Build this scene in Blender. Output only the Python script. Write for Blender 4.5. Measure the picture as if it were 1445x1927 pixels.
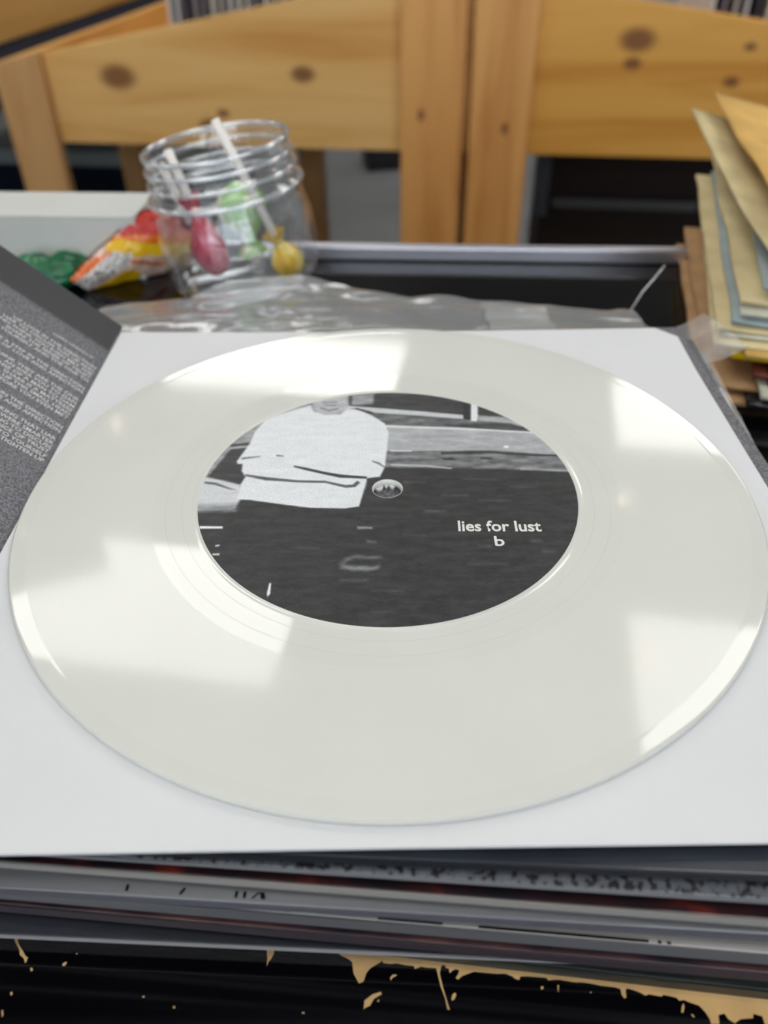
import bpy, bmesh, math, random
import numpy as np
from mathutils import Vector, Matrix, noise, geometry
R = math.radians
random.seed(7)
for o in list(bpy.data.objects): bpy.data.objects.remove(o)
SC = bpy.context.scene
COL = SC.collection

# ------------------------------------------------------------------ camera
cd = bpy.data.cameras.new('camera'); cam = bpy.data.objects.new('camera', cd); COL.objects.link(cam)
F_PX = 1491.91; PITCH = 0.679472; ROLL = -0.013819
cd.sensor_fit = 'VERTICAL'; cd.sensor_height = 36.0; cd.lens = 36.0 * F_PX / 1927.0
cd.clip_start = 0.005; cd.clip_end = 60
fw = Vector((0, math.cos(PITCH), -math.sin(PITCH))); rt = Vector((1, 0, 0)); up = rt.cross(fw)
r2 = math.cos(ROLL) * rt + math.sin(ROLL) * up; u2 = -math.sin(ROLL) * rt + math.cos(ROLL) * up
M = Matrix((r2, u2, -fw)).transposed().to_4x4(); M.translation = (-0.00093, -0.15439, 0.11736)
cam.matrix_world = M
cd.dof.use_dof = True; cd.dof.focus_distance = 0.173; cd.dof.aperture_fstop = 12.6
SC.camera = cam
# ------------------------------------------------------------------ world, exposure
W = bpy.data.worlds.new('World'); SC.world = W; W.use_nodes = True
W.node_tree.nodes['Background'].inputs[0].default_value = (0.80, 0.86, 1.0, 1)
W.node_tree.nodes['Background'].inputs[1].default_value = 3.7
SC.view_settings.view_transform = 'Standard'; SC.view_settings.look = 'None'
SC.view_settings.exposure = 0.07; SC.view_settings.gamma = 1.0
SC.view_settings.use_curve_mapping = False
PANEL_LIGHT = 6.0
SC.cycles.adaptive_threshold = 0.08; SC.cycles.adaptive_min_samples = 16; SC.cycles.max_bounces = 8; SC.cycles.diffuse_bounces = 3; SC.cycles.glossy_bounces = 4; SC.cycles.transmission_bounces = 8; SC.cycles.transparent_max_bounces = 16

# ------------------------------------------------------------------ helpers
FLOOR = -0.955; CEIL = 1.97; COUNTER = -0.038
def srgb(r, g, b):
    f = lambda c: (c / 255 / 12.92) if c / 255 <= 0.04045 else ((c / 255 + 0.055) / 1.055) ** 2.4
    return (f(r), f(g), f(b), 1)
def newmat(name):
    m = bpy.data.materials.new(name); m.use_nodes = True
    nt = m.node_tree; p = nt.nodes['Principled BSDF']
    return m, nt, p
def pbr(name, col, rough=0.5, spec=0.5, metal=0.0, var=0.0, scale=40.0, bump=0.0, bscale=300.0, coat=0.0, ior=1.5, stretch=(1, 1, 1)):
    m, nt, p = newmat(name)
    p.inputs['Roughness'].default_value = rough; p.inputs['Metallic'].default_value = metal
    p.inputs['Specular IOR Level'].default_value = spec; p.inputs['IOR'].default_value = ior
    p.inputs['Coat Weight'].default_value = coat
    p.inputs['Base Color'].default_value = col
    tc = nt.nodes.new('ShaderNodeTexCoord')
    mp = nt.nodes.new('ShaderNodeMapping'); mp.inputs['Scale'].default_value = stretch
    nt.links.new(tc.outputs['Object'], mp.inputs[0])
    n = nt.nodes.new('ShaderNodeTexNoise'); n.inputs['Scale'].default_value = scale; n.inputs['Detail'].default_value = 5
    nt.links.new(mp.outputs[0], n.inputs['Vector'])
    mr = nt.nodes.new('ShaderNodeMapRange'); mr.inputs['From Min'].default_value = .3; mr.inputs['From Max'].default_value = .7
    mr.inputs['To Min'].default_value = 1 - max(var, .015); mr.inputs['To Max'].default_value = 1 + max(var, .015)
    nt.links.new(n.outputs[0], mr.inputs[0])
    mx = nt.nodes.new('ShaderNodeVectorMath'); mx.operation = 'SCALE'; mx.inputs[0].default_value = col[:3]
    nt.links.new(mr.outputs[0], mx.inputs['Scale']); nt.links.new(mx.outputs[0], p.inputs['Base Color'])
    if bump:
        n2 = nt.nodes.new('ShaderNodeTexNoise'); n2.inputs['Scale'].default_value = bscale; n2.inputs['Detail'].default_value = 4
        nt.links.new(mp.outputs[0], n2.inputs['Vector'])
        b = nt.nodes.new('ShaderNodeBump'); b.inputs['Strength'].default_value = bump; b.inputs['Distance'].default_value = .001
        nt.links.new(n2.outputs[0], b.inputs['Height']); nt.links.new(b.outputs[0], p.inputs['Normal'])
    return m
def vcol(name, rough=.5, spec=.4, grain=0.0, gscale=3000.0, coat=0.0):
    m, nt, p = newmat(name)
    p.inputs['Roughness'].default_value = rough; p.inputs['Specular IOR Level'].default_value = spec
    p.inputs['Coat Weight'].default_value = coat
    a = nt.nodes.new('ShaderNodeAttribute'); a.attribute_name = 'ink'
    out = a.outputs['Color']
    if grain:
        tc = nt.nodes.new('ShaderNodeTexCoord'); n = nt.nodes.new('ShaderNodeTexNoise'); n.inputs['Scale'].default_value = gscale; n.inputs['Detail'].default_value = 2
        nt.links.new(tc.outputs['Object'], n.inputs['Vector'])
        mr = nt.nodes.new('ShaderNodeMapRange'); mr.inputs['From Min'].default_value = .25; mr.inputs['From Max'].default_value = .75
        mr.inputs['To Min'].default_value = 1 - grain; mr.inputs['To Max'].default_value = 1 + grain
        nt.links.new(n.outputs[0], mr.inputs[0])
        s = nt.nodes.new('ShaderNodeVectorMath'); s.operation = 'SCALE'
        nt.links.new(out, s.inputs[0]); nt.links.new(mr.outputs[0], s.inputs['Scale']); out = s.outputs[0]
    nt.links.new(out, p.inputs['Base Color'])
    return m
def emit(name, col, s):
    m, nt, p = newmat(name)
    p.inputs['Base Color'].default_value = col; p.inputs['Emission Color'].default_value = col
    p.inputs['Emission Strength'].default_value = s
    return m
def clear(name, tint=(1, 1, 1, 1), haze=0.10, gloss=0.10, rough=0.12, bump=0.0, bscale=80.0):
    """thin clear plastic: transparent + a little white haze + gloss"""
    m, nt, p = newmat(name); N = nt.nodes; Lk = nt.links
    N.remove(p); out = N['Material Output']
    tr = N.new('ShaderNodeBsdfTransparent'); tr.inputs[0].default_value = tint
    df = N.new('ShaderNodeBsdfDiffuse'); df.inputs[0].default_value = (.9, .92, .94, 1)
    gl = N.new('ShaderNodeBsdfGlossy'); gl.inputs['Roughness'].default_value = rough; gl.inputs[0].default_value = (1, 1, 1, 1)
    fr = N.new('ShaderNodeFresnel'); ge = N.new('ShaderNodeNewGeometry'); ir = N.new('ShaderNodeMapRange')
    ir.inputs['To Min'].default_value = 1.5; ir.inputs['To Max'].default_value = 1 / 1.5
    Lk.new(ge.outputs['Backfacing'], ir.inputs[0]); Lk.new(ir.outputs[0], fr.inputs['IOR'])
    ad = N.new('ShaderNodeMath'); ad.operation = 'ADD'; ad.inputs[1].default_value = gloss; ad.use_clamp = True
    Lk.new(fr.outputs[0], ad.inputs[0])
    m1 = N.new('ShaderNodeMixShader'); m1.inputs[0].default_value = haze
    Lk.new(tr.outputs[0], m1.inputs[1]); Lk.new(df.outputs[0], m1.inputs[2])
    m2 = N.new('ShaderNodeMixShader'); Lk.new(ad.outputs[0], m2.inputs[0])
    Lk.new(m1.outputs[0], m2.inputs[1]); Lk.new(gl.outputs[0], m2.inputs[2])
    if bump:
        tc = N.new('ShaderNodeTexCoord'); n = N.new('ShaderNodeTexNoise'); n.inputs['Scale'].default_value = bscale; n.inputs['Detail'].default_value = 6
        Lk.new(tc.outputs['Object'], n.inputs['Vector'])
        b = N.new('ShaderNodeBump'); b.inputs['Strength'].default_value = bump; b.inputs['Distance'].default_value = .002
        Lk.new(n.outputs[0], b.inputs['Height'])
        for s in (df, gl, fr): Lk.new(b.outputs[0], s.inputs['Normal'])
    Lk.new(m2.outputs[0], out.inputs[0])
    return m
def pine(name, axis, base=(234, 188, 118), dark=(208, 150, 76), knots=(), seed=0.0):
    """pine board: grain along axis (0,1,2 of object space); knots = (point, radius)"""
    m, nt, p = newmat(name); N = nt.nodes; Lk = nt.links
    tc = N.new('ShaderNodeTexCoord'); mp = N.new('ShaderNodeMapping')
    sc = [16.0, 16.0, 16.0]; sc[axis] = 1.3
    mp.inputs['Scale'].default_value = sc; mp.inputs['Location'].default_value = (seed, seed * 1.7, seed * .6)
    Lk.new(tc.outputs['Object'], mp.inputs[0])
    n = N.new('ShaderNodeTexNoise'); n.inputs['Scale'].default_value = 1.6; n.inputs['Detail'].default_value = 7; n.inputs['Distortion'].default_value = .7
    Lk.new(mp.outputs[0], n.inputs['Vector'])
    cr = N.new('ShaderNodeValToRGB'); e = cr.color_ramp.elements
    e[0].position = .30; e[0].color = srgb(*dark); e[1].position = .62; e[1].color = srgb(*base)
    q = e.new(.47); q.color = srgb(*[(a * .75 + b * .25) for a, b in zip(base, dark)])
    Lk.new(n.outputs[0], cr.inputs[0]); col = cr.outputs[0]
    for (pt, rad) in knots:
        d = N.new('ShaderNodeVectorMath'); d.operation = 'SUBTRACT'; d.inputs[1].default_value = pt
        Lk.new(tc.outputs['Object'], d.inputs[0])
        s = N.new('ShaderNodeVectorMath'); s.operation = 'MULTIPLY'
        v = [1.0, 1.0, 1.0]; v[axis] = .62; v[1] = 0.0; s.inputs[1].default_value = v
        Lk.new(d.outputs[0], s.inputs[0])
        l = N.new('ShaderNodeVectorMath'); l.operation = 'LENGTH'; Lk.new(s.outputs[0], l.inputs[0])
        mr = N.new('ShaderNodeMapRange'); mr.interpolation_type = 'SMOOTHSTEP'
        mr.inputs['From Min'].default_value = rad * .45; mr.inputs['From Max'].default_value = rad * 1.25
        mr.inputs['To Min'].default_value = .85; mr.inputs['To Max'].default_value = 0
        Lk.new(l.outputs['Value'], mr.inputs[0])
        mx = N.new('ShaderNodeMix'); mx.data_type = 'RGBA'; mx.inputs[7].default_value = srgb(112, 66, 36)
        Lk.new(mr.outputs[0], mx.inputs[0]); Lk.new(col, mx.inputs[6]); col = mx.outputs[2]
    Lk.new(col, p.inputs['Base Color']); p.inputs['Roughness'].default_value = .45; p.inputs['Specular IOR Level'].default_value = .35
    return m

def link(name, me, mat=None, parent=None, smooth=False):
    o = bpy.data.objects.new(name, me); COL.objects.link(o)
    if mat is not None: me.materials.append(mat)
    if parent is not None: o.parent = parent
    if smooth:
        for f in me.polygons: f.use_smooth = True
    return o
def bm_obj(name, bm, mat=None, parent=None, smooth=False):
    me = bpy.data.meshes.new(name); bmesh.ops.recalc_face_normals(bm, faces=bm.faces); bm.to_mesh(me); bm.free()
    return link(name, me, mat, parent, smooth)
def thing(name, label, cat, loc=(0, 0, 0), rz=0.0, group=None):
    o = bpy.data.objects.new(name, None); o.empty_display_size = .02; COL.objects.link(o)
    o.location = loc; o.rotation_euler = (0, 0, rz); o['label'] = label; o['category'] = cat
    if group: o['group'] = group
    return o
def tag(o, label, cat, group=None):
    o['label'] = label; o['category'] = cat
    if group: o['group'] = group
    return o
def box(name, x0, x1, y0, y1, z0, z1, mat, parent=None, bevel=0.0):
    bm = bmesh.new(); bmesh.ops.create_cube(bm, size=1)
    for v in bm.verts: v.co = ((x0 + x1) / 2 + v.co.x * (x1 - x0), (y0 + y1) / 2 + v.co.y * (y1 - y0), (z0 + z1) / 2 + v.co.z * (z1 - z0))
    if bevel: bmesh.ops.bevel(bm, geom=list(bm.edges), offset=bevel, segments=2, affect='EDGES', profile=.5)
    return bm_obj(name, bm, mat, parent)
def prism(name, pts, axis, a, b, mat, parent=None, bevel=0.0):
    """polygon pts (2D in the two other axes) extruded along axis from a to b"""
    bm = bmesh.new(); mk = lambda p, t: {0: (t, p[0], p[1]), 1: (p[0], t, p[1]), 2: (p[0], p[1], t)}[axis]
    lo = [bm.verts.new(mk(p, a)) for p in pts]; hi = [bm.verts.new(mk(p, b)) for p in pts]
    bm.faces.new(lo); bm.faces.new(hi[::-1]); n = len(pts)
    for i in range(n): bm.faces.new((lo[i], hi[i], hi[(i + 1) % n], lo[(i + 1) % n]))
    if bevel: bmesh.ops.bevel(bm, geom=list(bm.edges), offset=bevel, segments=2, affect='EDGES', profile=.5)
    return bm_obj(name, bm, mat, parent)
def lathe(name, prof, n, mat, parent=None, closed=False, smooth=True):
    bm = bmesh.new(); rings = []
    for r, z in prof: rings.append([bm.verts.new((r * math.cos(2 * math.pi * i / n), r * math.sin(2 * math.pi * i / n), z)) for i in range(n)])
    k = len(rings)
    for j in range(k if closed else k - 1):
        A, B = rings[j], rings[(j + 1) % k]
        for i in range(n): bm.faces.new((A[i], A[(i + 1) % n], B[(i + 1) % n], B[i]))
    return bm_obj(name, bm, mat, parent, smooth)
def tube(name, pts, rad, mat, parent=None, n=10):
    bm = bmesh.new(); rings = []
    pts = [Vector(p) for p in pts]
    for i, p in enumerate(pts):
        t = (pts[min(i + 1, len(pts) - 1)] - pts[max(i - 1, 0)]).normalized()
        a = t.cross(Vector((.3, .9, .2))).normalized(); b = t.cross(a)
        r = rad[i] if isinstance(rad, (list, tuple)) else rad
        rings.append([bm.verts.new(p + (a * math.cos(2 * math.pi * k / n) + b * math.sin(2 * math.pi * k / n)) * r) for k in range(n)])
    for A, B in zip(rings, rings[1:]):
        for k in range(n): bm.faces.new((A[k], A[(k + 1) % n], B[(k + 1) % n], B[k]))
    bm.faces.new(rings[0][::-1]); bm.faces.new(rings[-1])
    return bm_obj(name, bm, mat, parent, True)
def lettering(name, s, mat, parent, mtx, width=None, height=None, size=None, xs=1.0, align='LEFT', weight=0.0):
    """text turned into a flat mesh; mtx places the baseline"""
    cu = bpy.data.curves.new('txt', 'FONT'); cu.body = s; cu.size = 1; cu.offset = weight; cu.resolution_u = 3
    t = bpy.data.objects.new('txt', cu); COL.objects.link(t)
    dg = bpy.context.evaluated_depsgraph_get(); me = bpy.data.meshes.new_from_object(t.evaluated_get(dg))
    bpy.data.objects.remove(t)
    co = np.zeros(len(me.vertices) * 3); me.vertices.foreach_get('co', co); co = co.reshape(-1, 3)
    x0, x1 = co[:, 0].min(), co[:, 0].max(); y1 = co[:, 1].max()
    sx = width / (x1 - x0) if width else size * xs; sy = height / y1 if height else size
    co[:, 0] = (co[:, 0] - (x0 if align == 'LEFT' else x1)) * sx; co[:, 1] *= sy
    out = [mtx @ Vector(c) for c in co]
    me.vertices.foreach_set('co', [c for v in out for c in v]); me.materials.clear()
    return link(name, me, mat, parent)
def inside(px, py, poly):
    c = np.zeros(px.shape, bool); n = len(poly)
    for i in range(n):
        x1, y1 = poly[i]; x2, y2 = poly[(i + 1) % n]
        k = (y1 > py) != (y2 > py)
        with np.errstate(divide='ignore', invalid='ignore'): xi = (x2 - x1) * (py - y1) / (y2 - y1) + x1
        c ^= k & (px < xi)
    return c
def polydist(px, py, poly):
    d = np.full(px.shape, 1e9); n = len(poly)
    for i in range(n):
        x1, y1 = poly[i]; x2, y2 = poly[(i + 1) % n]; dx, dy = x2 - x1, y2 - y1
        t = np.clip(((px - x1) * dx + (py - y1) * dy) / max(dx * dx + dy * dy, 1e-12), 0, 1)
        d = np.minimum(d, np.hypot(px - x1 - t * dx, py - y1 - t * dy))
    return d
def lin(c):
    c = np.asarray(c, float) / 255; return np.where(c <= .04045, c / 12.92, ((c + .055) / 1.055) ** 2.4)
def set_ink(me, rgb):
    a = me.color_attributes.new('ink', 'FLOAT_COLOR', 'POINT')
    a.data.foreach_set('color', np.concatenate([lin(rgb), np.ones((len(rgb), 1))], 1).ravel())

LABEL_PICTURE = [(150, 0.3, [(-46.3, 5.3),(-40.2, 29.6),(-19.3, 45.5),(-10.1, 45.8),(-9.4, 16.1),(-37.5, 9.6)]),(70, 0.3, [(-10.9, 47.3),(5.4, 48.4),(26.5, 41.9),(34.2, 31.7),(38.0, 27.6),(21.3, 31.3),(21.4, 33.2),(-3.9, 38.0),(-10.7, 39.1)]),(196, 0.25, [(-12.9, 39.1),(-3.9, 37.8),(21.4, 33.2),(21.3, 31.0),(7.9, 33.2),(-3.9, 34.9),(-12.8, 36.0)]),(165, 0.5, [(25.2, 32.8),(32.8, 31.8),(39.2, 26.0),(33.7, 27.7),(25.0, 30.1)]),(105, 0.5, [(-12.8, 35.7),(-3.9, 34.9),(21.3, 31.0),(26.0, 30.0),(33.8, 28.5),(40.5, 23.6),(22.0, 26.4),(-0.2, 28.3),(-12.6, 30.2)]),(80, 0.4, [(14.9, 28.2),(33.8, 28.5),(40.5, 23.6),(24.8, 25.8)]),(168, 0.4, [(-3.9, 28.7),(-0.2, 28.3),(20.6, 26.4),(41.7, 23.6),(45.6, 12.8),(26.6, 15.7),(-0.4, 15.8),(-3.8, 15.9)]),(212, 0.2, [(-1.0, 28.6),(20.6, 26.7),(40.6, 24.1),(40.5, 23.3),(20.5, 25.7),(-1.0, 27.5)]),(116, 0.5, [(-1.1, 15.9),(26.5, 15.2),(45.7, 13.0),(46.6, 6.3),(23.0, 7.7),(-1.1, 8.8)]),(205, 0.2, [(1.0, 16.5),(6.6, 16.4),(6.5, 15.7),(1.0, 15.8)]),(62, 0.2, [(14.1, 15.3),(26.5, 15.4),(37.3, 13.7),(44.1, 13.3),(44.0, 12.6),(37.2, 13.0),(26.4, 14.5),(14.0, 14.3)]),(60, 0.3, [(13.9, 12.6),(16.7, 12.8),(17.7, 11.6),(14.6, 11.7)]),(60, 0.3, [(24.2, 12.8),(26.9, 12.5),(26.8, 11.8),(24.1, 11.9)]),(175, 0.2, [(0.9, 10.3),(9.7, 9.7),(16.3, 8.4),(16.3, 7.7),(9.6, 8.8),(0.9, 9.6)]),(150, 0.3, [(33.7, 8.0),(46.0, 6.7),(45.9, 5.8),(33.6, 7.0)]),(232, 0.15, [(30.7, 17.8),(31.9, 17.8),(31.8, 16.8),(30.6, 16.8)]),(55, 0.2, [(22.2, 41.4),(24.3, 41.3),(23.3, 30.7),(21.3, 31.3)]),(222, 0.2, [(24.3, 41.3),(26.1, 40.1),(25.2, 31.1),(24.7, 29.8),(23.2, 30.1)]),(68, 0.4, [(-45.4, 4.2),(-40.3, 19.8),(-35.6, 21.2),(-35.2, 3.9),(-36.4, 1.1)]),(168, 0.3, [(-41.6, 18.8),(-35.4, 20.2),(-35.3, 18.7),(-41.4, 17.8)]),(72, 0.3, [(-41.8, 20.3),(-35.5, 20.9),(-35.4, 19.7),(-41.6, 19.3)]),(205, 0.4, [(-46.4, 6.2),(-43.6, 5.2),(-36.3, 2.4),(-35.5, -3.6),(-36.4, -6.8),(-46.0, -7.4),(-48.1, 4.2)]),(150, 0.9, [(-47.0, -5.4),(-36.2, -5.2),(-36.2, -8.0),(-46.5, -8.2)]),(110, 0.2, [(-45.2, 3.9),(-42.6, 3.4),(-39.1, 1.4),(-36.9, 0.3),(-38.9, 0.5),(-42.5, 2.4),(-45.4, 3.1)]),(178, 0.6, [(-20.9, 46.1),(-10.8, 45.8),(-10.6, 36.5),(-14.2, 33.8),(-18.7, 34.5),(-20.7, 37.9)]),(222, 0.25, [(-21.3, 39.4),(-20.2, 35.9),(-16.9, 34.2),(-12.8, 34.3),(-10.6, 37.6),(-8.7, 37.6),(-3.9, 33.5),(-0.4, 29.4),(0.6, 24.6),(0.0, 15.8),(-0.6, 8.8),(-1.8, 4.9),(-5.1, 4.3),(-5.1, 3.2),(-5.8, -1.1),(-6.2, -3.2),(-6.8, -6.9),(-10.1, -7.6),(-18.3, -7.2),(-26.6, -5.4),(-33.2, -3.8),(-36.4, -3.5),(-36.3, -0.4),(-36.3, 2.4),(-35.4, 5.7),(-36.7, 8.0),(-36.9, 11.2),(-38.2, 11.3),(-38.5, 12.5),(-36.2, 20.4),(-35.5, 26.3),(-33.2, 32.1),(-30.9, 34.0),(-25.4, 37.2)]),(62, 0.2, [(-10.6, 37.1),(-8.1, 37.6),(-3.9, 35.5),(-3.1, 34.1),(-5.4, 35.0),(-8.7, 37.0)]),(110, 0.3, [(-18.4, 38.4),(-16.1, 36.9),(-13.5, 37.7),(-13.4, 36.9),(-16.1, 36.1),(-18.4, 37.6)]),(120, 0.2, [(-18.1, 41.0),(-13.7, 41.2),(-13.7, 40.6),(-18.1, 40.4)]),(128, 0.2, [(-17.4, 39.5),(-14.1, 39.5),(-14.1, 38.9),(-17.4, 39.0)]),(150, 0.4, [(-9.7, 44.9),(-3.3, 45.3),(-3.6, 39.7),(-9.6, 39.3)]),(62, 0.2, [(-23.7, 10.2),(-20.6, 9.2),(-15.8, 7.3),(-11.8, 6.1),(-5.1, 5.0),(-5.1, 4.1),(-11.7, 4.7),(-15.8, 6.2),(-20.6, 8.1),(-23.6, 9.5)]),(95, 0.2, [(-35.6, 6.8),(-30.3, 5.4),(-22.3, 3.9),(-15.4, 3.5),(-10.3, 1.6),(-8.5, 1.8),(-7.5, 3.3),(-6.7, 2.6),(-7.9, 0.7),(-10.3, 0.5),(-15.3, 2.6),(-22.2, 3.0),(-30.2, 4.0),(-35.5, 5.9)]),(135, 0.2, [(-37.5, 14.1),(-32.7, 14.7),(-32.7, 14.2),(-37.3, 13.1)]),(105, 0.2, [(-28.6, 15.1),(-26.8, 14.8),(-26.7, 14.1),(-28.6, 14.4)]),(110, 0.2, [(-3.8, 11.9),(-1.8, 10.9),(-0.3, 8.8),(-0.8, 8.8),(-2.2, 10.2),(-3.8, 11.4)]),(232, 0.12, [(-43.7, -13.4),(-38.3, -13.6),(-38.1, -14.4),(-43.5, -14.3)]),(200, 0.12, [(-38.9, -20.1),(-38.0, -20.0),(-37.9, -20.5),(-38.9, -20.7)]),(210, 0.12, [(-39.1, -23.0),(-37.6, -23.0),(-37.5, -23.6),(-39.0, -23.5)]),(232, 0.12, [(-25.5, -32.6),(-25.1, -32.7),(-25.0, -35.9),(-25.5, -36.8),(-25.7, -35.6)]),(150, 0.3, [(-7.2, -14.3),(-3.7, -14.6),(-3.7, -15.3),(-7.1, -15.3)]),(105, 0.4, [(-4.9, -19.0),(-2.8, -19.5),(-2.8, -20.2),(-4.9, -20.0)]),(112, 0.6, [(-10.9, -27.0),(-9.5, -25.0),(-7.5, -24.2),(-4.9, -24.8),(-1.8, -24.5),(-1.8, -25.2),(-4.9, -25.4),(-7.4, -25.1),(-8.9, -26.1),(-10.0, -27.7)]),(115, 0.6, [(-10.6, -27.0),(-8.9, -27.4),(-3.7, -27.9),(-2.0, -27.2),(-2.3, -28.6),(-4.8, -29.5),(-8.3, -29.1),(-10.6, -28.4)]),(86, 0.5, [(4.1, 3.0),(9.4, 2.7),(9.3, 2.0),(4.1, 2.2)]),(86, 0.5, [(8.8, -8.6),(13.8, -8.9),(13.7, -9.7),(8.7, -9.6)]),(86, 0.5, [(-10.5, -31.7),(-4.8, -32.0),(-4.8, -32.5),(-10.5, -32.4)]),(86, 0.5, [(20.1, -21.2),(23.0, -21.4),(22.9, -22.3),(20.0, -22.3)]),(86, 0.5, [(32.2, -19.6),(34.6, -19.9),(34.4, -20.8),(32.0, -20.7)]),(86, 0.5, [(17.1, -27.3),(22.9, -27.6),(22.8, -28.1),(17.1, -28.0)]),(86, 0.5, [(3.5, -17.2),(8.4, -17.5),(8.3, -17.9),(3.5, -17.7)]),(86, 0.5, [(18.6, 3.8),(26.5, 3.4),(26.5, 3.0),(18.6, 3.1)]),(86, 0.5, [(30.0, 0.3),(36.5, -0.1),(36.4, -0.5),(30.0, -0.4)]),(86, 0.5, [(34.0, -23.3),(36.9, -23.5),(36.8, -24.2),(33.9, -24.2)]),(86, 0.5, [(-3.7, -35.1),(3.0, -35.4),(3.0, -35.7),(-3.7, -35.5)]),(86, 0.5, [(23.5, -27.4),(25.8, -27.6),(25.7, -28.0),(23.4, -27.9)]),(86, 0.5, [(-20.4, -21.3),(-15.6, -21.5),(-15.6, -21.9),(-20.3, -21.8)]),(86, 0.5, [(-3.6, -41.2),(0.7, -41.5),(0.7, -41.6),(-3.6, -41.5)]),(86, 0.5, [(13.0, -2.6),(19.4, -2.9),(19.3, -3.5),(12.9, -3.4)]),(86, 0.5, [(21.7, -4.8),(29.3, -5.2),(29.3, -5.6),(21.7, -5.5)])]
PAINT_CHIPS = [[(-10.4, -90.2), (-10.2, -91.9), (-8.5, -92.7), (-7.9, -93.2), (-7.6, -95.1), (-6.6, -96.8), (-5.8, -96.5), (-5.3, -95.1), (-4.6, -94.3), (-2.3, -93.0), (-2.3, -93.4), (-0.9, -93.6), (0.3, -93.5), (1.6, -93.8), (3.4, -94.0), (3.5, -94.5), (4.7, -94.1), (5.6, -94.3), (7.4, -94.4), (7.6, -95.3), (8.1, -97.7), (8.7, -99.4), (9.0, -101.2), (9.4, -101.2), (9.1, -100.2), (8.4, -97.5), (8.0, -95.3), (8.4, -94.0), (9.0, -93.9), (9.2, -94.4), (9.7, -94.5), (9.8, -95.3), (10.4, -94.8), (11.0, -94.6), (11.6, -94.8), (11.3, -95.5), (10.8, -96.1), (11.2, -96.4), (12.0, -95.8), (13.2, -95.4), (14.2, -95.1), (16.1, -95.3), (18.3, -95.5), (19.9, -95.5), (21.1, -96.0), (21.5, -96.4), (22.2, -96.6), (22.5, -96.0), (23.9, -96.0), (27.2, -96.3), (27.4, -96.7), (29.3, -96.6), (32.0, -97.1), (33.4, -97.1), (35.3, -97.4), (36.6, -97.7), (39.2, -98.0), (40.0, -98.3), (40.0, -99.2), (40.3, -99.8), (40.7, -99.7), (40.9, -98.4), (41.3, -98.2), (42.6, -98.6), (43.5, -99.0), (44.1, -99.4), (44.9, -99.2), (46.9, -99.6), (47.4, -99.3), (49.5, -99.8), (49.9, -100.3), (50.8, -100.2), (51.4, -100.5), (53.1, -101.1), (53.9, -102.2), (54.3, -103.3), (54.3, -104.0), (55.7, -104.0), (56.0, -102.6), (57.1, -102.4), (57.5, -103.3), (58.4, -103.9), (59.6, -103.3), (61.8, -103.2), (62.1, -102.5), (63.5, -102.9), (63.5, -104.1), (67.3, -105.1), (70.7, -96.6), (68.3, -93.2), (33.4, -89.9), (15.5, -90.6), (-2.3, -90.4)], [(-71.7, -88.0), (-71.0, -88.1), (-70.4, -89.2), (-69.0, -90.6), (-68.4, -91.3), (-67.8, -91.6), (-67.8, -92.2), (-68.0, -92.6), (-68.5, -91.8), (-69.5, -91.1), (-69.9, -90.2), (-71.0, -89.0)], [(-61.1, -92.8), (-60.7, -92.5), (-60.3, -92.5), (-60.4, -92.9), (-60.6, -93.2), (-61.0, -93.1)], [(-59.1, -91.0), (-58.8, -91.0), (-58.8, -91.2), (-59.0, -91.2)], [(-23.9, -90.3), (-22.4, -90.3), (-22.4, -91.5), (-22.7, -92.2), (-23.0, -92.7), (-23.2, -92.8), (-23.5, -93.7), (-23.5, -92.4)], [(-1.0, -95.9), (-0.5, -95.4), (0.2, -95.4), (0.2, -95.6), (-0.5, -95.9), (-0.9, -96.4)], [(9.8, -99.5), (10.1, -98.7), (10.6, -98.5), (10.7, -98.9), (10.3, -99.6), (9.9, -99.8)], [(25.9, -97.7), (26.4, -97.7), (26.3, -98.1), (25.9, -98.2)], [(28.9, -97.5), (29.2, -97.5), (29.0, -98.4), (28.8, -98.7)], [(50.1, -101.1), (50.5, -100.7), (50.5, -101.3), (50.0, -102.2), (49.7, -102.1)], [(51.3, -102.4), (51.6, -102.5), (51.8, -102.9), (51.5, -102.9)], [(34.5, -98.7), (34.7, -98.6), (34.8, -98.8), (34.6, -98.9)], [(-69.0, -97.5), (-68.7, -97.3), (-68.4, -97.8), (-68.7, -98.0)], [(-45.1, -98.4), (-44.8, -98.3), (-44.7, -98.6), (-45.1, -98.6)], [(-66.8, -93.4), (-66.4, -93.4), (-66.1, -93.9), (-66.5, -94.0)], [(-39.4, -100.1), (-39.0, -100.0), (-38.9, -100.4), (-39.2, -100.4)], [(-5.7, -101.0), (-5.6, -99.6), (-4.2, -98.6), (-2.7, -98.2), (-2.5, -98.6), (-3.9, -99.3), (-4.6, -100.4), (-5.4, -100.7)], [(-16.5, -101.3), (-16.2, -101.2), (-16.0, -101.5), (-16.5, -101.5)], [(-69.5, -100.4), (-69.3, -100.2), (-68.9, -101.0), (-69.0, -101.5)], [(-3.3, -99.6), (-3.0, -99.4), (-3.0, -99.8), (-3.3, -99.8)]]
BAG_OUTLINE = [(1.5, 7.9), (17.9, 18.3), (32.6, 26.6), (44.7, 32.2), (52.0, 31.6), (60.6, 27.5), (66.9, 15.8), (69.8, -1.2), (70.8, -12.8), (44.0, -8.6), (28.2, -5.2), (9.2, -1.9)]
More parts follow.
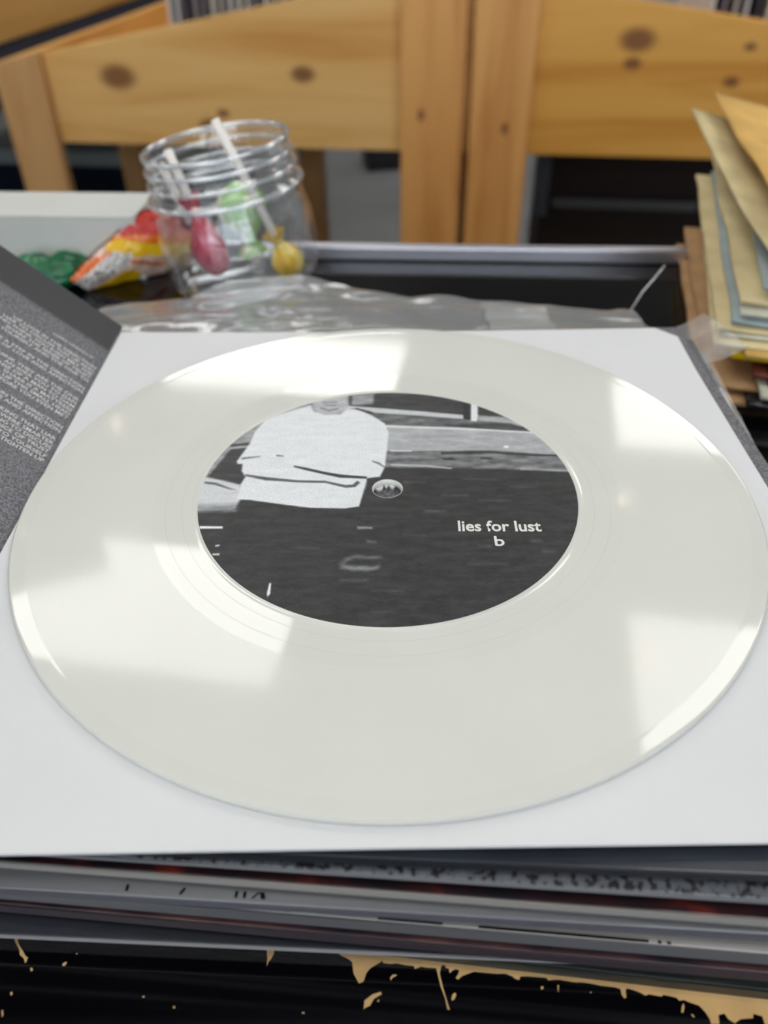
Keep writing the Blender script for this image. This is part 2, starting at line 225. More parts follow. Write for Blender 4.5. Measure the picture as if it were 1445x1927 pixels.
BAG_COLORS = [((226, 196, 176), [(4.7, 42.7), (84.5, 28.2), (76.8, -23.2), (-7.3, -1.8)]), ((205, 50, 40), [(24.5, 24.5), (45.3, 35.3), (84.5, 28.2), (82.6, 15.3), (60.2, 17.7), (39.3, 21.5)]), ((240, 120, 30), [(25.4, 23.1), (39.5, 22.5), (82.7, 15.9), (81.8, 10.1), (48.8, 15.6), (23.4, 20.2)]), ((242, 192, 20), [(22.0, 19.5), (27.8, 22.3), (49.0, 16.4), (82.0, 11.1), (81.0, 4.7), (52.9, 8.1), (40.2, 13.0), (32.1, 12.7), (22.2, 14.8)]), ((235, 110, 30), [(-4.6, 8.1), (2.3, 11.1), (22.8, 17.3), (26.4, 16.5), (1.7, 3.9)]), ((232, 228, 222), [(3.5, 6.1), (25.3, 17.2), (33.9, 14.9), (30.3, 10.4), (5.7, -0.2)]), ((228, 182, 12), [(9.6, -0.1), (26.9, 7.2), (32.3, 7.4), (36.0, 3.3), (44.2, -7.8), (43.4, -11.8), (7.6, -2.9)]), ((214, 150, 40), [(56.0, 10.1), (81.4, 7.4), (76.8, -23.2), (51.6, -13.9)]), ((200, 90, 40), [(29.6, 13.2), (47.1, 7.2), (46.7, 5.2), (31.7, 10.7)])]


# ------------------------------------------------------------------ the room
def struct(o): o['kind'] = 'structure'; return o
M_floor = pbr('floor_concrete', srgb(118, 118, 120), .6, .3, var=.12, scale=3)
M_wall = pbr('wall_paint', srgb(205, 203, 198), .8, .2, var=.03, scale=2)
M_ceil = pbr('ceiling_tile', srgb(196, 196, 190), .9, .1, var=.04, scale=6)
X0, X1, Y0, Y1 = -4.2, 4.2, -3.2, 6.4
struct(box('floor', X0, X1, Y0, Y1, FLOOR - .1, FLOOR, M_floor))
struct(box('ceiling', X0, X1, Y0, Y1, CEIL, CEIL + .1, M_ceil))
struct(box('wall_left', X0 - .1, X0, Y0, Y1, FLOOR, CEIL, M_wall))
struct(box('wall_right', X1, X1 + .1, Y0, Y1, FLOOR, CEIL, M_wall))
struct(box('wall_back', X0, X1, Y1, Y1 + .1, FLOOR, CEIL, M_wall))
wf = thing('wall_front', 'painted wall behind the counter with an opening for the added window', 'wall'); struct(wf)
WX0, WX1, WZ0, WZ1 = -2.3, 2.3, -.1, 1.5
for (a, b, c, d) in ((X0, WX0, FLOOR, CEIL), (WX1, X1, FLOOR, CEIL), (WX0, WX1, FLOOR, WZ0), (WX0, WX1, WZ1, CEIL)): box('wall_panel', a, b, Y0 - .1, Y0, c, d, M_wall, wf)
wn = struct(thing('fill_window_1', 'added unseen window that lights the bin fronts from behind the counter', 'window', (0, Y0 - .05, WZ0)))  # opening added behind the camera to throw daylight on the bin fronts
M_frame = pbr('fill_window_frame', srgb(70, 70, 72), .5)
hgt = WZ1 - WZ0
for x in (WX0 + .03, -.77, .77, WX1 - .03): box('mullion', x - .03, x + .03, -.03, .03, 0, hgt, M_frame, wn)
for (a, b) in ((WX0 + .06, -.80), (-.74, .74), (.80, WX1 - .06)):
    box('rail', a, b, -.03, .03, 0, .06, M_frame, wn); box('rail', a, b, -.03, .03, hgt - .06, hgt, M_frame, wn)
    box('pane', a, b, -.004, .004, .06, hgt - .06, clear('fill_window_glass', (.97, .99, .98, 1), .0, .0, .02), wn)
pl_ = bpy.data.lights.new('fill_window_portal', 'AREA'); pl_.shape = 'RECTANGLE'; pl_.size = WX1 - WX0; pl_.size_y = hgt; pl_.cycles.is_portal = True
po = bpy.data.objects.new('fill_window_portal', pl_); COL.objects.link(po); po.location = (0, Y0 - .09, (WZ0 + WZ1) / 2); po.rotation_euler = (R(90), 0, 0)

# ceiling light panels (first four seen mirrored in the record)
M_panel = emit('panel_diffuser', (1.0, 0.985, 0.95, 1), PANEL_LIGHT)
M_trim = pbr('panel_frame', srgb(220, 220, 216), .5)
YAW = R(-9.8)
def panel(x, y, w, d, label):
    t = thing('ceiling_light', label, 'ceiling light', (x, y, CEIL - .03), YAW, 'ceiling light panels')
    bm = bmesh.new()
    for (a, b, c, e) in ((-w / 2 - .02, w / 2 + .02, -d / 2 - .02, -d / 2), (-w / 2 - .02, w / 2 + .02, d / 2, d / 2 + .02), (-w / 2 - .02, -w / 2, -d / 2, d / 2), (w / 2, w / 2 + .02, -d / 2, d / 2)):
        g = bmesh.ops.create_cube(bm, size=1)['verts']
        for v in g: v.co = ((a + b) / 2 + v.co.x * (b - a), (c + e) / 2 + v.co.y * (e - c), .012 + v.co.z * .034)
    bm_obj('frame', bm, M_trim, t)
    box('diffuser', -w / 2, w / 2, -d / 2, d / 2, .004, .012, M_panel, t)
panel(-0.92, 1.90, 1.20, .62, 'bright ceiling panel mirrored in the left side of the white record')
panel(1.40, 1.40, 1.20, .60, 'bright ceiling panel mirrored at the lower right edge of the record')
panel(-0.50, 3.68, 1.20, .62, 'bright ceiling panel mirrored above the label on the far side of the record')
panel(1.72, 3.05, 1.20, .62, 'bright ceiling panel mirrored at the upper right edge of the record')
panel(-3.2, 2.3, 1.20, .60, 'added unseen ceiling panel far to the left of the record bins')  # from here on the panels are added, unseen, to brighten bins and counter
panel(3.6, 1.1, .90, .60, 'added unseen ceiling panel far to the right of the record bins')
panel(-1.2, -0.32, 1.20, .60, 'added unseen ceiling panel straight above the counter, left one')
panel(1.15, -0.72, 1.20, .60, 'added unseen ceiling panel straight above the counter, right one')
panel(-3.3, 0.1, 1.20, .60, 'added unseen ceiling panel above the left end of the shop')
panel(-0.7, -1.9, 1.20, .60, 'added unseen ceiling panel above the aisle behind the counter, left one')
panel(1.6, -2.3, 1.20, .60, 'added unseen ceiling panel above the aisle behind the counter, right one')
vt = thing('reflection_blocker', 'added unseen square vent beside the left light panel', 'blocker', (-1.31, 2.13, CEIL - .06), R(22))  # added to cover part of the left panel and notch its mirrored patch
box('blocker_box', -.22, .22, -.16, .16, 0, .06, pbr('blocker_metal', srgb(150, 150, 146), .5), vt, .004)
for k in range(6): box('slat', -.20, .20, -.145 + k * .05, -.115 + k * .05, -.006, -.001, M_trim, vt)
M_bulb = emit('warm_bulb', (1.0, .76, .58, 1), 6)
for (x, y, lab) in ((-1.27, 3.06, 'small warm bulb mirrored as a dot at the left of the record'), (1.0, 2.43, 'small warm bulb mirrored as a dot right of the record label'), (.86, 1.02 + .57, 'small warm bulb mirrored inside the bright patch at lower right')):
    t = thing('ceiling_bulb', lab, 'light bulb', (x, y, CEIL), 0, 'small warm ceiling bulbs')
    lathe('socket', [(0.001, 0), (.03, 0), (.03, -.012), (.014, -.03), (.001, -.03)], 20, M_trim, t)
    lathe('bulb', [(.001, -.028), (.012, -.03), (.022, -.05), (.024, -.064), (.016, -.08), (.001, -.086)], 20, M_bulb, t)

# ------------------------------------------------------------------ shop counter
M_black = pbr('black_paint', srgb(6, 6, 9), .10, .4, var=.1, scale=60)
M_tan = pbr('bare_wood_under_paint', srgb(196, 160, 108), .6, .3, var=.14, scale=120)
M_alu = pbr('aluminium', srgb(214, 212, 220), .34, .5, metal=.85)
M_dark = pbr('dark_cabinet', srgb(24, 24, 27), .5)
ct = thing('shop_counter', 'worn black painted counter top with chipped tan paint and metal rim', 'counter', (0, .2424, FLOOR), R(-4.1))
dz = -FLOOR
Ti = (Matrix.Translation((0, .2424, FLOOR)) @ Matrix.Rotation(R(-4.1), 4, 'Z')).inverted()
box('counter_top', -.8, .8, -.62, .006, COUNTER - .03 + dz, COUNTER + dz, M_black, ct, .0008)
box('rim_strip', -.8, .8, .0, .006, COUNTER + dz, COUNTER + .0076 + dz, M_alu, ct, .0012)
box('cabinet', -.78, .78, -.60, -.02, 0, COUNTER - .03 + dz, M_dark, ct)
for poly in PAINT_CHIPS:
    bm = bmesh.new()
    vs = [bm.verts.new(Ti @ Vector((x / 1000, y / 1000, COUNTER + .00008))) for x, y in poly]
    for tri in geometry.tessellate_polygon([[v.co for v in vs]]): bm.faces.new([vs[q] for q in tri])
    bm_obj('paint_chip', bm, M_tan, ct)

# ------------------------------------------------------------------ white record
M_vinyl_groove = pbr('white_vinyl_grooves', srgb(214, 215, 209), .07, .32)
M_vinyl = pbr('white_vinyl_smooth', srgb(214, 215, 209), .03, .5)
rec = thing('vinyl_record', 'glossy white seven inch record with a black and white label, lying on a white sleeve', 'record', (0, 0, 0))
mm = .001
N = 360
def prof(l): return [(r * mm, z * mm) for r, z in l]
lathe('disc', prof([(3.6, -1.5), (3.6, -.03), (3.7, 0), (3.8, 0), (45.85, 0), (45.9, 0), (46.1, .05), (46.5, .10), (46.9, .05), (47.15, 0), (47.2, 0), (56.3, 0), (56.4, 0.0)]), N, M_vinyl, rec)
gr = []
r = 56.4
while r < 83.6:
    gr.append((r, 0.0)); r += .9
gr.append((83.8, .0))
lathe('grooves', prof(gr), N, M_vinyl_groove, rec)
lathe('edge_bead', prof([(83.8, 0), (83.85, 0), (84.35, .015), (84.4, .015), (84.45, .015), (86.75, .015), (86.8, .015), (87.0, .0)]), N, M_vinyl, rec)
lathe('outer_edge', prof([(87.0, .0), (87.2, -.08), (87.4, -.3), (87.5, -.7), (87.45, -1.0), (87.3, -1.3), (86.9, -1.5), (3.6, -1.5)]), N, pbr('white_vinyl_edge', srgb(200, 200, 194), .6, .1), rec)
M_scr = pbr('faint_groove_line', srgb(205, 205, 198), .1)
for rr in (49.4, 53.2):
    lathe('run_out_groove', prof([(rr, .004), (rr + .06, .018), (rr + .12, .004)]), N, M_scr, rec)
# printed label: polar grid with the printed picture as ink
nr, nt_ = 190, 1100
rad = np.concatenate([[3.75, 4.2, 4.7, 5.2], np.linspace(5.6, 45.75, nr)])
ang = np.linspace(0, 2 * np.pi, nt_, endpoint=False)
RR, AA = np.meshgrid(rad, ang, indexing='ij'); PX = RR * np.cos(AA); PY = RR * np.sin(AA)
rng = np.random.default_rng(3)
tone = np.full(PX.shape, 61.0)
for t, fe, poly in LABEL_PICTURE:
    ins = inside(PX, PY, poly); d = polydist(PX, PY, poly); sd = np.where(ins, d, -d)
    w = np.clip(sd / (2 * fe) + .5, 0, 1)
    tone = tone * (1 - w) + t * w
nz = np.array([noise.noise((x * .16, y * .55, 0)) + .6 * noise.noise((x * .5, y * 1.3, 5)) for x, y in zip(PX.ravel(), PY.ravel())]).reshape(PX.shape)
mid = np.exp(-((tone - 125) / 55) ** 2)
tone = tone + nz * (5 + 26 * mid) + rng.normal(0, 2.2, tone.shape)
tone = np.where(tone < 120, tone * (.78 + .22 * np.clip((tone - 40) / 80, 0, 1)), tone)
tone = np.clip(tone, 22, 240)
zz = np.full(PX.shape, .03)
zz[np.abs(RR - 15.55) < .12] = .0; zz[np.abs(RR - 15.8) < .12] = .07
zz[RR < 4.0] = .0
nR = len(rad)
verts = np.stack([PX * mm, PY * mm, zz * mm], -1).reshape(-1, 3)
i, j = np.meshgrid(np.arange(nR - 1), np.arange(nt_), indexing='ij'); j2 = (j + 1) % nt_
faces = np.stack([i * nt_ + j, (i + 1) * nt_ + j, (i + 1) * nt_ + j2, i * nt_ + j2], -1).reshape(-1, 4)
me = bpy.data.meshes.new('label'); me.from_pydata(verts.tolist(), [], faces.tolist())
tr = tone.ravel(); set_ink(me, np.stack([tr, tr * 1.015, tr * 1.03], 1))
M_label = vcol('printed_label', .5, .35, grain=.16, gscale=2600)
lab = link('label', me, M_label, rec, True); lab['label'] = 'round black and white photo label'
M_print = pbr('white_print', srgb(226, 226, 222), .5, .3, var=.12, scale=1500)
lettering('lettering', 'lies for lust', M_print, lab, Matrix.Translation((.0160, -.0164, .00006)) @ Matrix.Rotation(R(-1.5), 4, 'Z'), width=.0190, height=.0037, weight=.021)
lettering('lettering', 'b', M_print, lab, Matrix.Translation((.0238, -.0217, .00006)), width=.0022, height=.0033, weight=.018)

# ------------------------------------------------------------------ white inner sleeve with a torn centre hole
M_paper = pbr('white_paper', srgb(217, 218, 220), .8, .2, var=.012, scale=30, bump=.05, bscale=500)
sl = thing('inner_sleeve', 'plain white square paper sleeve under the white record', 'paper sleeve', (0, 0, -.0022))
out = [(-88.2, -91.0), (-61.8, -91.0), (0, -90.8), (58.5, -90.8), (94.0, -90.6), (93.6, 0), (94.6, 60), (95.6, 81.9), (89.9, 88.3), (60, 88.1), (0, 88.0), (-50, 89.2), (-88.0, 90.6), (-88, 40), (-87.8, -20)]
hole = [(-4.6, .5), (-3.9, 1.7), (-3.2, 2.1), (-2.4, 1.6), (-1.6, 1.7), (-1.15, 2.5), (-.95, 3.9), (-.55, 3.2), (-.3, 2.7), (.05, 3.1), (.3, 3.8), (.7, 3.0), (1.1, 2.4), (1.6, 2.5), (2.1, 3.5), (2.8, 3.0), (3.6, 1.2), (4.4, -1), (3.4, -4), (0, -5), (-3.6, -4), (-4.8, -1.5)]
def holed(name, z0, z1, mat, parent):
    bm = bmesh.new()
    def ring(pts, z): return [bm.verts.new((x * mm, y * mm, z)) for x, y in pts]
    for z in (z0, z1):
        A = ring(out, z); B = ring(hole, z)
        ed = [bm.edges.new((v[k], v[(k + 1) % len(v)])) for v in (A, B) for k in range(len(v))]
        bmesh.ops.triangle_fill(bm, use_beauty=True, edges=ed)
        if z == z0: A0, B0 = A, B
    for v0, v1 in ((A0, A), (B0, B)):
        for k in range(len(v0)): bm.faces.new((v0[k], v0[(k + 1) % len(v0)], v1[(k + 1) % len(v0)], v1[k]))
    return bm_obj(name, bm, mat, parent)
holed('front_sheet', .00035, .0006, M_paper, sl)
holed('back_sheet', .0, .00025, M_paper, sl)

# ------------------------------------------------------------------ printed gatefold with lyrics, its flap standing up at the left
def speckle(name, a, b, scale, rough, band=None, spec=.4):
    m, nt, p = newmat(name); N_ = nt.nodes; Lk = nt.links
    tc = N_.new('ShaderNodeTexCoord'); n = N_.new('ShaderNodeTexNoise'); n.inputs['Scale'].default_value = scale; n.inputs['Detail'].default_value = 3
    Lk.new(tc.outputs['Object'], n.inputs['Vector'])
    cr = N_.new('ShaderNodeValToRGB'); e = cr.color_ramp.elements; e[0].position = .36; e[0].color = srgb(*a); e[1].position = .64; e[1].color = srgb(*b)
    Lk.new(n.outputs[0], cr.inputs[0]); col = cr.outputs[0]
    if band:
        sx = N_.new('ShaderNodeSeparateXYZ'); Lk.new(tc.outputs['Object'], sx.inputs[0])
        mr = N_.new('ShaderNodeMapRange'); mr.inputs['From Min'].default_value = band[0]; mr.inputs['From Max'].default_value = band[1]
        Lk.new(sx.outputs[1], mr.inputs[0])
        mx = N_.new('ShaderNodeMix'); mx.data_type = 'RGBA'; mx.inputs[7].default_value = srgb(*band[2])
        Lk.new(mr.outputs[0], mx.inputs[0]); Lk.new(col, mx.inputs[6]); col = mx.outputs[2]
    Lk.new(col, p.inputs['Base Color']); p.inputs['Roughness'].default_value = rough; p.inputs['Specular IOR Level'].default_value = spec
    return m
M_gate = speckle('grey_grain_print', (66, 66, 72), (112, 110, 116), 1500, .42)
M_flap = speckle('grey_grain_flap', (72, 73, 79), (132, 132, 138), 1700, .40, band=(.0775, .0795, (52, 51, 55)), spec=.5)
FX = -.0893; FZ = -.0027
gf = thing('lyric_gatefold', 'grey printed gatefold insert with white lyrics, one flap standing up left of the record', 'lyric sheet', (0, 0, FZ))
box('base_panel', FX, .0980, -.0895, .0900, -.0005, .0004, M_gate, gf)
def flap_pt(s, y, h=0.0):
    """s metres out from the fold along the flap: 41 degrees up, easing flatter further out"""
    if s < .062: a = R(41); x, z = s * math.cos(a), s * math.sin(a)
    else:
        a = R(41); x, z = .062 * math.cos(a), .062 * math.sin(a); q = .062
        while q < s - 1e-9:
            st = min(.004, s - q); a = R(41 - 44 * (q - .062) / .118); x += st * math.cos(a); z += st * math.sin(a); q += st
    return Vector((FX - x - h * math.sin(a) * -1, y, z + h * math.cos(a)))
bm = bmesh.new(); gs = [0, .02, .04, .062] + [.062 + .118 * k / 14 for k in range(1, 15)]
top = [[bm.verts.new(flap_pt(s, y, .0003)) for y in (-.0905, 0, .0965)] for s in gs]
bot = [[bm.verts.new(flap_pt(s, y, -.0002)) for y in (-.0905, 0, .0965)] for s in gs]
for k in range(len(gs) - 1):
    for q in range(2):
        bm.faces.new((top[k][q], top[k + 1][q], top[k + 1][q + 1], top[k][q + 1])); bm.faces.new((bot[k][q], bot[k][q + 1], bot[k + 1][q + 1], bot[k + 1][q]))
    for q in (0, 2): bm.faces.new((top[k][q], bot[k][q], bot[k + 1][q], top[k + 1][q]))
for k in (0, -1):
    for q in range(2): bm.faces.new((top[k][q], bot[k][q], bot[k][q + 1], top[k][q + 1]))
flap = bm_obj('flap', bm, M_flap, gf); flap['label'] = 'raised flap printed with white lyrics'
M_lyr = pbr('lyric_print', srgb(222, 222, 222), .5, .4)
LINES = [(15.6, 'TIGHTEN UP'), (17.6, 'TO YOURSELF'), (19.7, 'ANCE OF TRUST'), (21.7, 'ING TO DISCUSS'), (23.7, 'IF WERE SMARTER'), (25.8, 'CKING THAT LIAR'),
         (29.7, 'OVE AND AFFECTION'), (31.7, 'EP IN THE DIRECTION'),
         (36.6, 'BEFORE YOU EVEN MET'), (38.6, 'ING UP THIS SMALL HEAD'), (40.6, 'SHARE IS A MATTRESS'), (42.6, 'A SENSE OF A MAN TO DAM'), (44.6, 'AN IDEA YOU TO DAN'), (46.6, 'I THINK THEY ARE THE ONE'),
         (51.0, 'KIND OF LOVE AND AFFECTION'), (53.0, 'HAVE A STEP IN THE DIRECTION'),
         (57.4, 'TO YOURSELF AND THE ONE TO'), (59.4, 'SHARE THE SENSE OF TRUST'), (61.4, 'AND THINK YOU EVEN MET THE'), (63.4, 'LIAR TO DISCUSS THIS UP AND'), (65.4, 'OF LOVE IN THE DIRECTION')]
a41 = R(41)
E1 = Vector((math.cos(a41), 0, -math.sin(a41))); E2 = Vector((0, 1, 0)); E3 = Vector((math.sin(a41), 0, math.cos(a41)))
for k, (y, s) in enumerate(LINES):
    p0 = flap_pt(.0010, y * mm, .00036)
    mt = Matrix((E1, E2, E3)).transposed().to_4x4(); mt.translation = p0
    lettering('lettering', s, M_lyr, flap, mt, size=.00195, xs=1.07, align='RIGHT', weight=.012)
mt = Matrix((E1, E2, E3)).transposed().to_4x4(); mt.translation = flap_pt(.003, .0695, .00036)
lettering('lettering', 'LIARS UNION IT', M_lyr, flap, mt, size=.0017, xs=1.1, align='RIGHT', weight=.004)

# ------------------------------------------------------------------ stack of records in covers below
def cover_print(name, cols, sx, sy, rough=.35, seed=0.0, thr=(.35, .5, .65), coat=0.3):
    m, nt, p = newmat(name); N_ = nt.nodes; Lk = nt.links
    tc = N_.new('ShaderNodeTexCoord'); mp = N_.new('ShaderNodeMapping'); mp.inputs['Scale'].default_value = (sx, sy, 40); mp.inputs['Location'].default_value = (seed, seed, seed)
    Lk.new(tc.outputs['Object'], mp.inputs[0])
    n = N_.new('ShaderNodeTexNoise'); n.inputs['Scale'].default_value = 1; n.inputs['Detail'].default_value = 4; Lk.new(mp.outputs[0], n.inputs['Vector'])
    cr = N_.new('ShaderNodeValToRGB'); e = cr.color_ramp.elements
    e[0].position = thr[0]; e[0].color = srgb(*cols[0]); e[1].position = thr[2]; e[1].color = srgb(*cols[2]); q = e.new(thr[1]); q.color = srgb(*cols[1])
    Lk.new(n.outputs[0], cr.inputs[0]); Lk.new(cr.outputs[0], p.inputs['Base Color'])
    p.inputs['Roughness'].default_value = rough; p.inputs['Coat Weight'].default_value = coat
    return m
M_poly = clear('poly_outer_sleeve', (.96, .97, .98, 1), .008, .0, .2)
# (label, z top, thickness, y at x=-.06, y at x=.06, print, edge colour, poly overhang, lip)
STACK = [
 ('black glossy record cover directly under the grey gatefold, topmost of the stack', -.0040, .0026, -.0880, -.0949, cover_print('cover_slate', ((34, 38, 46), (44, 49, 58), (58, 63, 72)), 20, 60, .3, 1), pbr('edge_slate', srgb(26, 28, 34), .5), .0, .0018),
 ('record cover with grey border and black ragged specks, second of the stack', -.0078, .0024, -.0873, -.0970, cover_print('cover_speck', ((24, 25, 30), (96, 98, 104), (112, 114, 118)), 800, 600, .5, 2, (.43, .48, .7)), pbr('edge_speck', srgb(120, 121, 124), .5), .0004, .0009),
 ('dark red and black record cover with pale cardboard edge, third of the stack', -.0115, .0026, -.0875, -.0984, cover_print('cover_red', ((20, 18, 24), (44, 20, 24), (118, 40, 28)), 90, 90, .35, 3, (.38, .55, .72)), pbr('edge_pale', srgb(140, 137, 132), .6), .0, .0019),
 ('pale grey record cover with small black marks along its edge', -.0160, .0032, -.0899, -.0986, cover_print('cover_grey', ((108, 110, 118), (124, 124, 128), (132, 132, 134)), 6, 300, .4, 4), pbr('edge_dusk', srgb(84, 84, 92), .5), .0006, .0016),
 ('thin pale record cover with a broken black line on its edge', -.0208, .0040, -.0880, -.0995, cover_print('cover_bone', ((146, 142, 140), (156, 152, 150), (160, 156, 154)), 8, 300, .5, 5), pbr('edge_grey', srgb(92, 92, 94), .4), .0, .0034),
 ('dark maroon record cover low in the stack, turned slightly', -.0262, .0030, -.0883, -.1003, cover_print('cover_maroon', ((32, 28, 34), (62, 42, 48), (86, 58, 56)), 70, 120, .35, 6), pbr('edge_maroon', srgb(50, 42, 48), .5), .0, .0026),
 ('navy record cover with a pale edge near the bottom of the stack', -.0314, .0028, -.0909, -.0976, cover_print('cover_navy', ((12, 15, 24), (15, 20, 32), (24, 31, 46)), 20, 80, .5, 7, coat=0), pbr('edge_light', srgb(140, 138, 140), .5), .0022, .0009),
 ('bottom record of the stack in a dull green tinted plastic cover', -.0346, .0030, -.0850, -.0995, cover_print('cover_green', ((14, 16, 18), (18, 24, 22), (30, 42, 34)), 20, 80, .5, 8, coat=0), pbr('edge_green', srgb(26, 32, 28), .4), .0010, .0030)]
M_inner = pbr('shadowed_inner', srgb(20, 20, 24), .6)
for (labl, zt, th, ya, yb, mp_, me_, ov, lip) in STACK:
    an = math.atan2(yb - ya, .12)
    t = thing('record_cover', labl, 'record cover', (.0, (ya + yb) / 2, zt - th), an, 'records stacked under the white record')
    L2 = .0915; D = .1815
    box('cover', -L2, L2, .0001, D, th - lip, th, mp_, t, .0002)
    box('front_edge', -L2, L2, -.00025, .0001, th - lip, th - .0002, me_, t)
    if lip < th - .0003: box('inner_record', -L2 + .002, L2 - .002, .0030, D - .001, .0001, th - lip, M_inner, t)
    if ov:
        bm = bmesh.new(); e = ov
        P = [(-L2 - .001, -e, th - lip - .0002), (L2 + .001, -e, th - lip - .0002), (L2 + .001, -.0004, th + .00015), (-L2 - .001, -.0004, th + .00015), (-L2 - .001, -.0004, th - lip - .0001), (L2 + .001, -.0004, th - lip - .0001), (L2 + .001, D + .001, th + .00015), (-L2 - .001, D + .001, th + .00015)]
        v = [bm.verts.new(p) for p in P]
        for f in ((0, 1, 5, 4), (3, 2, 6, 7)): bm.faces.new([v[k] for k in f])
        bm_obj('plastic_sleeve', bm, M_poly, t)
    if labl.startswith('pale grey'):
        for (x, w, sk) in ((-.0457, .0005, 0), (-.0365, .0005, .0006), (-.027, .0005, 0), (-.0256, .0005, 0), (-.0225, .0008, -.0004), (-.0242, .0004, .001)):
            bm = bmesh.new(); bm.faces.new([bm.verts.new(p) for p in ((x, .0008, th + .0001), (x + w, .0008, th + .0001), (x + w + sk, .0019, th + .0001), (x + sk, .0019, th + .0001))]); bm_obj('print_mark', bm, M_black, t)
    if labl.startswith('thin pale'):
        for (x, w) in ((-.026, .008), (-.003, .011), (.014, .028), (.0435, .0006), (.045, .0006)):
            box('print_mark', x, x + w, .0002, .0006, th - .0001, th + .0001, M_black, t)

# ------------------------------------------------------------------ crumpled clear plastic behind the stack
M_wrap = clear('crumpled_wrap', (.97, .98, .98, 1), .24, .06, .16, .35, 60)
M_shard = clear('hazy_wrap', (.97, .98, .98, 1), .16, .0, .3, .2, 60)
def wrap(name, label, x0, x1, y0, y1, zf, amp, seed, nx=90, ny=34, mat=None):
    bm = bmesh.new(); g = []
    for a in range(nx + 1):
        row = []
        for b in range(ny + 1):
            x = x0 + (x1 - x0) * a / nx; y = y0 + (y1(x) - y0) * b / ny
            e = .006 * noise.noise((x * 40 + seed, 0, b / ny * 3)); y += e * (b / ny)
            q = noise.noise((x * 9 + seed, y * 55, seed)) + .9 * abs(noise.noise((x * 22 + seed, y * 75, seed + 3))) + .16 * noise.noise((x * 70, y * 140, seed))
            row.append(bm.verts.new((x, y, zf(a / nx, b / ny) + amp * q)))
        g.append(row)
    for a in range(nx):
        for b in range(ny): bm.faces.new((g[a][b], g[a + 1][b], g[a + 1][b + 1], g[a][b + 1]))
    o = bm_obj(name, bm, mat or M_wrap, None, True)
    return tag(o, label, 'plastic wrap')
def far_edge(x):
    P = [(-.14, .160), (-.0946, .166), (-.067, .178), (-.0373, .182), (-.0047, .166), (.0218, .158), (.0601, .149), (.0962, .147), (.13, .13)]
    return float(np.interp(x, [p[0] for p in P], [p[1] for p in P]))
wrap('plastic_wrap', 'crumpled clear plastic sleeve lying behind the white record', -.116, .066, .097, far_edge, lambda u, v: -.013 - .009 * v, .0052, 1.3)
wrap('plastic_wrap', 'flatter clear plastic sheet behind the far right part of the record', .040, .100, .093, far_edge, lambda u, v: -.014 - .008 * v, .0032, 8.1, 50, 30)
wrap('plastic_wrap', 'torn clear plastic shard at the far right corner beside the old record pile', .092, .113, .068, lambda x: .108, lambda u, v: -.005 + .007 * u * u - .008 * v, .0014, 15.2, 24, 30, mat=M_shard)
tag(tube('plastic_strand', [(.094, .128, -.014), (.098, .131, -.008), (.103, .134, -.003), (.106, .135, .001)], .0004, M_wrap), 'thin curled strand of clear plastic sticking up behind the record', 'plastic strand')

# ------------------------------------------------------------------ jar of lollipops
JX, JY, JT = -.0640, .211, R(-7)
def glass(name):
    m, nt, p = newmat(name); p.inputs['Base Color'].default_value = (.97, .98, 1, 1); p.inputs['Roughness'].default_value = .02
    p.inputs['Transmission Weight'].default_value = 1; p.inputs['IOR'].default_value = 1.45
    return m
M_glass = clear('clear_jar_plastic', (.965, .975, .985, 1), .02, .03, .04)
jar = thing('candy_jar', 'clear wide mouthed jar with screw threads holding lollipops', 'jar', (JX, JY, COUNTER + .0045))
jar.rotation_euler = (0, JT, 0)
J = [(.0005, 0), (.030, 0), (.034, .002), (.0365, .007), (.0375, .018), (.0370, .028), (.0352, .036), (.0332, .0400), (.0345, .0412), (.0358, .0424), (.0358, .0436), (.0342, .0448), (.0330, .0460), (.0330, .0478), (.0342, .0490), (.0345, .0500), (.0340, .0510), (.0328, .0522), (.0328, .0545), (.0338, .0556), (.0338, .0566), (.0328, .0578), (.0328, .0596), (.0336, .0606), (.0333, .0618), (.0322, .0620), (.0316, .0610), (.0314, .0420), (.0332, .0365), (.0355, .028), (.0360, .018), (.0350, .0080), (.0328, .0036), (.029, .0016), (.0005, .0016)]
lathe('jar_body', [(r * .965, z) for r, z in J], 72, M_glass, jar)
M_ring = clear('jar_thread_plastic', (.95, .97, 1, 1), .22, .22, .06)
for (rr_, z_, a_) in ((.0316, .0612, .0011), (.0322, .0555, .0009), (.0326, .0497, .0009), (.0338, .0430, .0013)):
    lathe('thread_ring', [(rr_ + a_ * math.cos(2 * math.pi * k / 10), z_ + a_ * math.sin(2 * math.pi * k / 10)) for k in range(10)], 72, M_ring, jar, closed=True)
M_stick = pbr('paper_stick', srgb(236, 230, 222), .6)
